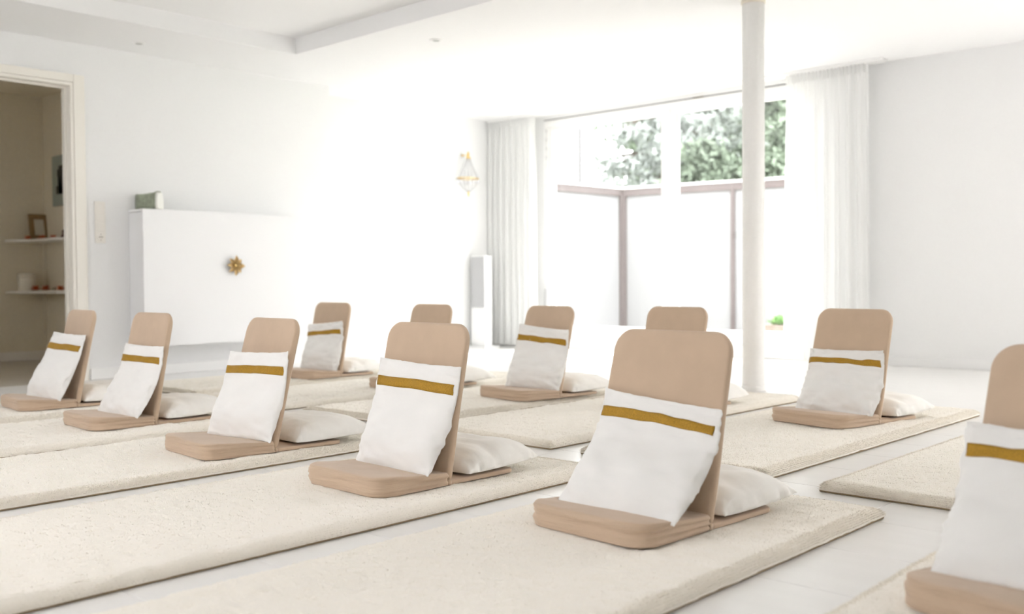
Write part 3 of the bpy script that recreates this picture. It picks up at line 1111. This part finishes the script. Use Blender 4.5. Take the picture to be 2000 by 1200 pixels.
def cushion_mesh(name, corners, tf, tb, seed, mat, band=None, nu=44, nv=44, belly=0.35, edge_wave=0.006, wr=1.0, gap=0.0, side_in=0.0, flat=False, fwd=Vector((-1, 0, 0.0))):
    """pillow from four corners (bl, br, tl, tr); front bulge along fwd-ish normal"""
    bl, br, tl, tr = [Vector(c) for c in corners]

    def base(u, v):
        p = (bl * (1 - u) + br * u) * (1 - v) + (tl * (1 - u) + tr * u) * v
        ins = side_in * (4 * v * (1 - v))
        mid = (bl * (1 - 0.5) + br * 0.5) * (1 - v) + (tl * 0.5 + tr * 0.5) * v
        p = p + (mid - p) * ins * (2 * abs(u - 0.5)) ** 2
        p = p + Vector((gap * ((1 - v) ** 2.3 - (1 - v)), 0, 0)) * -1.0
        cen = (bl + br + tl + tr) / 4
        ins2 = 0.015 * (4 * u * (1 - u))
        vm = p.lerp(cen, 0)
        hv = (tl * (1 - u) + tr * u) - (bl * (1 - u) + br * u)
        p = p - hv * ins2 * ((2 * (v - 0.5)) ** 3) * (1.0 if v > 0.5 else 0.25)
        return p

    N = ((br - bl).cross(tl - bl)).normalized()
    if N.dot(fwd) < 0:
        N = -N

    def prof(t, p=2.6):
        return max(0.0, 1 - abs(2 * t - 1) ** p) ** 0.5

    def front(u, v):
        p = base(u, v)
        vb = v ** (math.log(0.5) / math.log(1 - 0.5)) if False else v
        shape = prof(u, 4.5) * prof(v, 3.2)
        weight = 0.40 + 0.75 * math.exp(-((v - belly) / 0.28) ** 2)
        if flat:
            weight = 0.95
        w = 0.0
        if wr:
            e = min(u, 1 - u, v, 1 - v)
            w = 0.006 * wr * noise.noise(Vector((u * 4 + seed, v * 7, seed))) + 0.0028 * wr * noise.noise(Vector((u * 7 + seed, v * 17 + 3 * u, 2.0)))
            # short puckers running in from the seams
            w += 0.0022 * wr * math.exp(-e / 0.07) * math.sin((v if min(u, 1 - u) < min(v, 1 - v) else u) * 60 + seed + 3 * noise.noise(Vector((u * 5, v * 5, seed))))
            w *= min(1, e / 0.05)
        return p + N * (tf * shape * weight + w)

    def backf(u, v):
        p = base(u, v)
        return p - N * tb * prof(u, 3) * prof(v, 3)

    def edge(p, u, v):
        e = min(u, 1 - u, v, 1 - v)
        if e < 0.02:
            k = 0.7 * noise.noise(Vector((u * 9 + seed, v * 9, seed * 2))) + 0.6 * noise.noise(Vector((u * 24 + seed, v * 24, seed * 2)))
            cen = (bl + br + tl + tr) / 4
            return p + (p - cen).normalized() * edge_wave * k * (2.0 if (u > 0.98 or u < 0.02) else 0.6)
        return p

    verts, faces = [], []
    uu = [0.5 - 0.5 * math.cos(PI * i / nu) * (0.6 + 0.4) if False else (i / nu) for i in range(nu + 1)]
    # denser near the seams
    uu = [0.5 - 0.5 * math.copysign(abs(math.cos(PI * i / nu)) ** 0.85, math.cos(PI * i / nu)) for i in range(nu + 1)]
    vv = [0.5 - 0.5 * math.copysign(abs(math.cos(PI * i / nv)) ** 0.85, math.cos(PI * i / nv)) for i in range(nv + 1)]
    F = {}
    for j, v in enumerate(vv):
        for i, u in enumerate(uu):
            F[i, j] = len(verts)
            verts.append(edge(front(u, v), u, v))
    B = {}
    for j, v in enumerate(vv):
        for i, u in enumerate(uu):
            if i in (0, nu) or j in (0, nv):
                B[i, j] = F[i, j]
            else:
                B[i, j] = len(verts)
                verts.append(backf(u, v))
    for j in range(nv):
        for i in range(nu):
            faces.append((F[i, j], F[i + 1, j], F[i + 1, j + 1], F[i, j + 1]))
            faces.append((B[i, j], B[i, j + 1], B[i + 1, j + 1], B[i + 1, j]))
    me = bpy.data.meshes.new(name)
    me.from_pydata([tuple(v) for v in verts], [], faces)
    bm = bmesh.new()
    bm.from_mesh(me)
    bmesh.ops.recalc_face_normals(bm, faces=bm.faces[:])
    bm.to_mesh(me)
    bm.free()
    me.materials.append(mat)
    me.polygons.foreach_set('use_smooth', [True] * len(me.polygons))
    bme = None
    if band:
        v0, v1 = band
        bv, bf = [], []
        n = 40
        for lay in (0.0016, 0.0003):
            for i in range(n + 1):
                u = 0.018 + 0.95 * i / n
                wob = 0.012 * noise.noise(Vector((u * 3.0 + seed, seed, 0)))
                for k in range(5):
                    v = v0 + (v1 - v0) * k / 4 + wob
                    bv.append(front(u, v) + N * lay)
        m5 = 5
        L0 = (n + 1) * m5
        for i in range(n):
            for k in range(4):
                a = i * m5 + k
                bf.append((a, a + m5, a + m5 + 1, a + 1))
                bf.append((L0 + a, L0 + a + 1, L0 + a + m5 + 1, L0 + a + m5))
        for i in range(n):
            for k in (0, 4):
                a = i * m5 + k
                bf.append((a, a + m5, L0 + a + m5, L0 + a))
        for i in (0, n):
            for k in range(4):
                a = i * m5 + k
                bf.append((a, a + 1, L0 + a + 1, L0 + a))
        bme = bpy.data.meshes.new('gold_band')
        bme.from_pydata([tuple(v) for v in bv], [], bf)
        bb = bmesh.new()
        bb.from_mesh(bme)
        bmesh.ops.recalc_face_normals(bb, faces=bb.faces[:])
        bb.to_mesh(bme)
        bb.free()
        bme.materials.append(M['gold_band'])
        bme.polygons.foreach_set('use_smooth', [True] * len(bme.polygons))
    return me, bme


# key: hinge corner nearest the camera (x, y), turn, lean in degrees, pillow corners in world (x, y, z)
CH = {
    'A': ((2.181, 4.990), -0.09, 10.5, [(2.051, 5.323, .071), (2.082, 4.963, .070), (2.172, 5.338, .407), (2.211, 4.958, .398)]),
    'B': ((2.121, 4.080), -0.05, 9.0, [(2.013, 4.42, .070), (2.026, 4.06, .070), (2.160, 4.435, .381), (2.148, 4.055, .380)]),
    'C': ((2.062, 3.080), -0.085, 12.0, [(1.980, 3.426, .075), (2.022, 3.066, .080), (2.096, 3.441, .389), (2.102, 3.061, .400)]),
    'D': ((2.069, 2.172), -0.02, 10.0, [(1.989, 2.526, .074), (1.970, 2.166, .073), (2.105, 2.541, .407), (2.106, 2.161, .393)]),
    'E': ((2.113, 1.290), -0.06, 11.5, [(1.946, 1.650, .085), (1.942, 1.290, .079), (2.191, 1.665, .357), (2.197, 1.285, .331)]),
    'F': ((2.060, 0.320), -0.15, 14.5, [(1.937, 0.705, .085), (1.930, 0.335, .085), (2.194, 0.720, .352), (2.200, 0.340, .345)]),
    'G': ((4.022, 5.250), 0.00, 10.0, [(3.926, 5.578, .073), (3.966, 5.218, .069), (4.011, 5.593, .375), (4.017, 5.213, .404)]),
    'H': ((3.960, 4.225), -0.08, 10.0, None),
    'I': ((4.021, 3.374), -0.13, 12.5, [(3.951, 3.716, .082), (3.983, 3.356, .078), (4.092, 3.731, .419), (4.056, 3.351, .394)]),
    'J': ((4.080, 2.575), -0.12, 10.0, None),
    'K': ((4.145, 1.712), -0.20, 11.0, [(4.074, 2.068, .077), (4.054, 1.708, .074), (4.263, 2.083, .338), (4.255, 1.703, .345)]),
}
WHERE = {
    'A': 'at the far left, before the doorway',
    'B': 'second from the left edge',
    'C': 'third from the left edge, before the cabinet',
    'D': 'in the centre foreground',
    'E': 'that is largest, in the right foreground',
    'F': 'cut off by the right picture edge',
    'G': 'farthest away, just right of the cabinet',
    'H': 'mostly hidden behind the central foreground chair',
    'I': 'in mid-distance before the left terrace door',
    'J': 'mostly hidden behind the largest foreground chair',
    'K': 'before the right curtain and plain wall',
}
rear_cache = []
for s in (1.0, 4.4, 7.9):
    me, _ = cushion_mesh('rear_cushion', [(-0.165, -0.19, 0.022), (-0.165, 0.19, 0.022), (0.175, -0.19, 0.030), (0.175, 0.19, 0.030)], 0.074, 0.014, s, M['cushion'],
                         None, 36, 36, belly=0.45, edge_wave=0.006, wr=1.2, side_in=-0.05, flat=True, fwd=Vector((0, 0, 1)))
    rear_cache.append(me)
REAR = {'A': (0.165, 0.0, 0.0), 'B': (0.175, 0.0, 0.05), 'C': (0.215, 0.0, 0.02), 'D': (0.190, 0.0, 0.06), 'E': (0.190, 0.0, 0.0), 'F': (0.19, 0, 0),
        'G': (0.19, 0, 0.0), 'H': (0.215, 0, 0.0), 'I': (0.205, 0, 0.05), 'J': (0.215, 0.0, 0.1), 'K': (0.215, 0.0, 0.10)}
for i, k in enumerate('ABCDEFGHIJK'):
    (hx, hy), rz, lean, pc = CH[k]
    c, s = math.cos(rz), math.sin(rz)
    ox, oy = hx - s * (SW / 2), hy + c * (SW / 2)
    ch = thing('floor_chair', 'beige folding floor chair ' + WHERE[k], 'floor chair', (ox, oy, MAT_TOP), rz, 'beige folding floor chairs')
    link_mesh('seat', seat_m[i % 3], M['beige'], ch)
    b = link_mesh('backrest', back_m[(i * 2) % 3], M['beige'], ch)
    th = math.radians(lean)
    # local x -> up, z -> towards the sitter (-X)
    up = Vector((math.sin(th), 0, math.cos(th)))
    fr_ = Vector((-math.cos(th), 0, math.sin(th)))
    b.matrix_local = Matrix((up, Vector((0, 1, 0)), fr_)).transposed().to_4x4() if False else Matrix(((up.x, 0, fr_.x, 0.008), (0, -1, 0, 0), (up.z, 0, fr_.z, 0.014), (0, 0, 0, 1)))
    link_mesh('rear_flap', flap_m, M['beige'], ch)
    link_mesh('hinge_seam', hinge_m, M['beige'], ch)
    # banded pillow
    inv = Matrix.Translation((ox, oy, MAT_TOP)) @ Matrix.Rotation(rz, 4, 'Z')
    iv = inv.inverted()

    def back_x(z):      # front face of the backrest at local height z
        return 0.008 + (z - 0.014) * math.tan(th) - BT / math.cos(th) + 0.003
    if pc is None:
        loc = [(-0.10, 0.175, 0.042), (-0.09, -0.18, 0.042), (0.05, 0.185, 0.36), (0.05, -0.185, 0.35)]
    else:
        loc = [tuple(iv @ Vector(p)) for p in pc]
    L = []
    for j, p in enumerate(loc):
        z = max(p[2], 0.041) if j < 2 else p[2]
        xm = back_x(z) - (0.010 if j > 1 else 0.012)
        yy = max(-0.212, min(0.27 if k == 'A' else 0.215, p[1]))
        L.append((min(p[0], xm) if j < 2 else max(xm - 0.05, min(p[0], xm)), yy, z))
    gap = (back_x(0.05) - 0.012 - 0.5 * (L[0][0] + L[1][0])) * (0.35 if k == 'A' else 1.0)
    me, bme = cushion_mesh('pillow', L, 0.040, 0.008, 1.7 * i + 0.3, M['linen'], (0.725, 0.822), belly=0.24, wr={'K': 3.0, 'I': 2.2, 'G': 1.8, 'A': 1.3}.get(k, 1.6), gap=gap, side_in=-0.03)
    pl = thing('banded_pillow', 'gold-banded white pillow on the chair ' + WHERE[k], 'pillow', (ox, oy, MAT_TOP), rz, 'white pillows with a gold band')
    link_mesh('cover', me, M['linen'], pl)
    link_mesh('gold_band', bme, M['gold_band'], pl)
    # plain cushion lying on the rear flap
    rx, ry, rr = REAR[k]
    rc = thing('rear_cushion', 'plain ivory cushion lying behind the chair ' + WHERE[k], 'cushion',
               (ox + c * (rx + 0.03) - s * ry, oy + s * (rx + 0.03) + c * ry, MAT_TOP + 0.004), rz + rr, 'plain ivory cushions behind the chairs')
    link_mesh('cover', rear_cache[i % 3], M['cushion'], rc)

# ------------------------------------------------------------------ outside
bm = bmesh.new()
box(bm, XW + 0.12, 12.2, -3.0, 9.0, -0.25, -0.02)
struct(obj('floor_terrace', bm, M['terrace']), 'pale paved terrace outside the glazed doors', 'terrace')
bm = bmesh.new()
box(bm, 12.2, 70, -50, 60, -0.5, -0.10)
struct(obj('ground_garden', bm, M['lawn']), 'green garden ground beyond the terrace screen', 'lawn')

fence = thing('privacy_screen', 'brown-framed privacy screen with white opal panels around the terrace', 'fence', (10.46, 7.73, -0.02))
FO = Vector((10.46, 7.73, -0.02))
FT = 1.85


def fence_run(a, b, posts):
    a, b = Vector((*a, 0)), Vector((*b, 0))
    d = (b - a)
    L = d.length
    ang = math.atan2(d.y, d.x)
    for j, s in enumerate(posts):
        p = a + d * (s / L)
        w = 0.075 if (j == 0 or s == posts[-1]) else 0.022
        bm = bmesh.new()
        box(bm, -w, w, -0.05, 0.05, 0, FT - 0.02 + 0.02)
        bevel(bm, 0.004, 1)
        o = obj('post', bm, M['fence_wood'], fence)
        o.location = p - FO + Vector((0, 0, FO.z))
        o.location.z = 0
        o.rotation_euler = (0, 0, ang)
    bm = bmesh.new()
    box(bm, 0, L, -0.045, 0.045, FT - 0.085, FT + 0.005)
    o = obj('top_rail', bm, M['fence_wood'], fence)
    o.location = Vector((a.x - FO.x, a.y - FO.y, 0))
    o.rotation_euler = (0, 0, ang)
    bm = bmesh.new()
    box(bm, 0, L, -0.06, 0.06, FT + 0.005, FT + 0.03)
    o = obj('top_cap', bm, M['trim'], fence)
    o.location = Vector((a.x - FO.x, a.y - FO.y, 0))
    o.rotation_euler = (0, 0, ang)
    for s0, s1 in zip(posts, posts[1:]):
        bm = bmesh.new()
        box(bm, s0 + 0.02, s1 - 0.02, -0.008, 0.008, 0.05, FT - 0.085)
        o = obj('panel', bm, M['fence_panel'], fence)
        o.location = Vector((a.x - FO.x, a.y - FO.y, 0))
        o.rotation_euler = (0, 0, ang)


fence_run((7.80, 7.89), (10.46, 7.73), [0.06, 1.33, 2.665])
fence_run((10.46, 7.73), (11.25, 3.0), [0.0, 1.51, 3.02, 4.79])

bm = bmesh.new()
tube(bm, [(9.87, 7.95, -0.02), (9.87, 7.95, 4.2)], 0.03, 12)
po = obj('awning_pole', bm, M['pole'])
for v in po.data.vertices:
    v.co -= Vector((9.87, 7.95, -0.02))
po.location = (9.87, 7.95, -0.02)
tag(po, 'thin grey upright pole outside the left terrace door', 'pole')

# planter on the sill outside
pt = thing('planter', 'small stone planter box of green herbs outside the right terrace door', 'planter', (8.35, 4.39, -0.02))
boxobj('box', -0.09, 0.09, -0.13, 0.13, 0.0, 0.26, M['planter'], pt, 0.006)
rs = random.Random(5)
for k in range(9):
    bm = bmesh.new()
    px, py = rs.uniform(-0.06, 0.06), rs.uniform(-0.11, 0.11)
    for q in range(26):
        a, e = rs.uniform(0, 2 * PI), rs.uniform(0.2, 1.3)
        l = rs.uniform(0.03, 0.07)
        d = Vector((math.cos(a) * math.cos(e), math.sin(a) * math.cos(e), math.sin(e)))
        c0 = Vector((px, py, 0.255)) + d * rs.uniform(0.0, 0.05)
        w = d.cross(Vector((0.3, 0.2, 1))).normalized() * l * 0.28
        vs = [bm.verts.new(c0), bm.verts.new(c0 + d * l * 0.5 + w), bm.verts.new(c0 + d * l), bm.verts.new(c0 + d * l * 0.5 - w)]
        bm.faces.new(vs)
    obj('herb', bm, M['plant'], pt)


def leaf_mesh(name, pts, size, rs, mat, parent, droop=0.0, aspect=0.42):
    n = len(pts)
    pts = np.asarray(pts)
    d = rs.normal(size=(n, 3))
    d[:, 2] -= droop
    d /= np.linalg.norm(d, axis=1)[:, None]
    r = rs.normal(size=(n, 3))
    w = np.cross(d, r)
    w /= np.linalg.norm(w, axis=1)[:, None] + 1e-9
    l = size * rs.uniform(0.6, 1.4, n)[:, None]
    a = pts - d * l * 0.5
    b = pts + d * l * 0.5
    v = np.stack([a, pts + w * l * aspect * 0.5, b, pts - w * l * aspect * 0.5], 1).reshape(-1, 3)
    f = np.arange(n * 4).reshape(-1, 4)
    me = bpy.data.meshes.new(name)
    me.vertices.add(n * 4)
    me.vertices.foreach_set('co', v.astype(np.float32).ravel())
    me.loops.add(n * 4)
    me.loops.foreach_set('vertex_index', f.ravel().astype(np.int32))
    me.polygons.add(n)
    me.polygons.foreach_set('loop_start', (np.arange(n) * 4).astype(np.int32))
    me.update(calc_edges=True)
    o = link_mesh(name, me, mat, parent)
    o['kind'] = 'stuff'
    return o


def conifer(loc, H, Rb, z0, lab, seed, mat='conifer'):
    rs = np.random.RandomState(seed)
    t = thing('conifer', lab, 'tree', loc)
    bm = bmesh.new()
    tube(bm, [(0, 0, 0), (0.05, 0, H * 0.5), (0, 0, H)], [0.22, 0.14, 0.03], 10)
    obj('trunk', bm, M['bark'], t, True)
    pts = []
    bmb = bmesh.new()
    z = z0
    while z < H - 0.3:
        R = Rb * (1 - (z - z0) / (H - z0)) ** 0.75
        for q in range(7):
            a = rs.uniform(0, 2 * PI)
            L = R * rs.uniform(0.65, 1.1)
            dr = rs.uniform(0.05, 0.22)
            end = (L * math.cos(a), L * math.sin(a), z - dr * L)
            tube(bmb, [(0, 0, z), (end[0] * 0.5, end[1] * 0.5, z + 0.04 * L), end], [0.035, 0.022, 0.006], 5)
            m_ = int(120 * L / 1.5) + 40
            s = rs.uniform(0.12, 1.0, m_) ** 0.8
            wd = 0.30 * L * np.sin(np.pi * np.clip(s * 0.85 + 0.1, 0, 1))
            off = rs.uniform(-1, 1, m_) * wd
            px = L * s * math.cos(a) - off * math.sin(a)
            py = L * s * math.sin(a) + off * math.cos(a)
            pz = z - dr * L * s ** 1.5 - np.abs(rs.normal(size=m_)) * 0.16 + 0.05
            pts.append(np.stack([px, py, pz], -1))
        z += 0.34
    obj('branches', bmb, M['bark'], t, True)
    leaf_mesh('needles', np.concatenate(pts), 0.20, rs, M[mat], t, 0.5, 0.3)
    return t


def broadleaf(loc, H, rx, rz, zc, lab, seed, mat='foliage', n=16000, size=0.17):
    rs = np.random.RandomState(seed)
    t = thing('leafy_tree', lab, 'tree', loc)
    bm = bmesh.new()
    tube(bm, [(0, 0, 0), (0.1, 0.05, zc * 0.6), (0, 0, zc + rz * 0.4)], [0.18, 0.13, 0.05], 10)
    for q in range(6):
        a = q * 1.05
        tube(bm, [(0.08, 0.03, zc * 0.6), (rx * 0.6 * math.cos(a), rx * 0.6 * math.sin(a), zc + rz * 0.3)], [0.07, 0.02], 6)
    obj('trunk', bm, M['bark'], t, True)
    # clumps
    nc = 46
    cc = rs.normal(size=(nc, 3))
    cc /= np.linalg.norm(cc, axis=1)[:, None]
    cc *= (rs.uniform(0.35, 1.0, nc) ** 0.5)[:, None]
    cc *= np.array([rx, rx, rz])
    pick = rs.randint(0, nc, n)
    q = rs.normal(size=(n, 3))
    q /= np.linalg.norm(q, axis=1)[:, None]
    q *= (rs.uniform(0, 1, n) ** 0.4)[:, None]
    cr = rs.uniform(0.22, 0.42, nc) * rx
    p = cc[pick] + q * cr[pick][:, None] + np.array([0, 0, zc])
    p = p[p[:, 2] > 0.1]
    leaf_mesh('leaves', p, size, rs, M[mat], t, 0.2, 0.6)
    return t


conifer((16.1, 10.66, -0.10), 9.5, 2.4, 1.0, 'grey-green conifer with drooping branches outside the left terrace door', 5)
broadleaf((20.9, 12.3, -0.10), 8, 2.7, 3.4, 4.1, 'tall pale leafy tree behind the screen at the right terrace door', 6, 'foliage_hazed', 40000, 0.17)
broadleaf((27.6, 13.05, -0.10), 10, 3.4, 4.2, 5.0, 'tall leafy tree behind the shrubs next to the right curtain', 14, 'foliage_hazed', 40000, 0.17)
broadleaf((14.3, 8.45, -0.10), 4, 1.15, 1.1, 1.75, 'rounded green shrub just above the screen beside the column', 9, 'foliage', 24000, 0.11)
broadleaf((14.6, 7.45, -0.10), 4, 1.2, 1.2, 1.95, 'dark green shrub behind the screen at the right curtain', 12, 'foliage', 24000, 0.11)
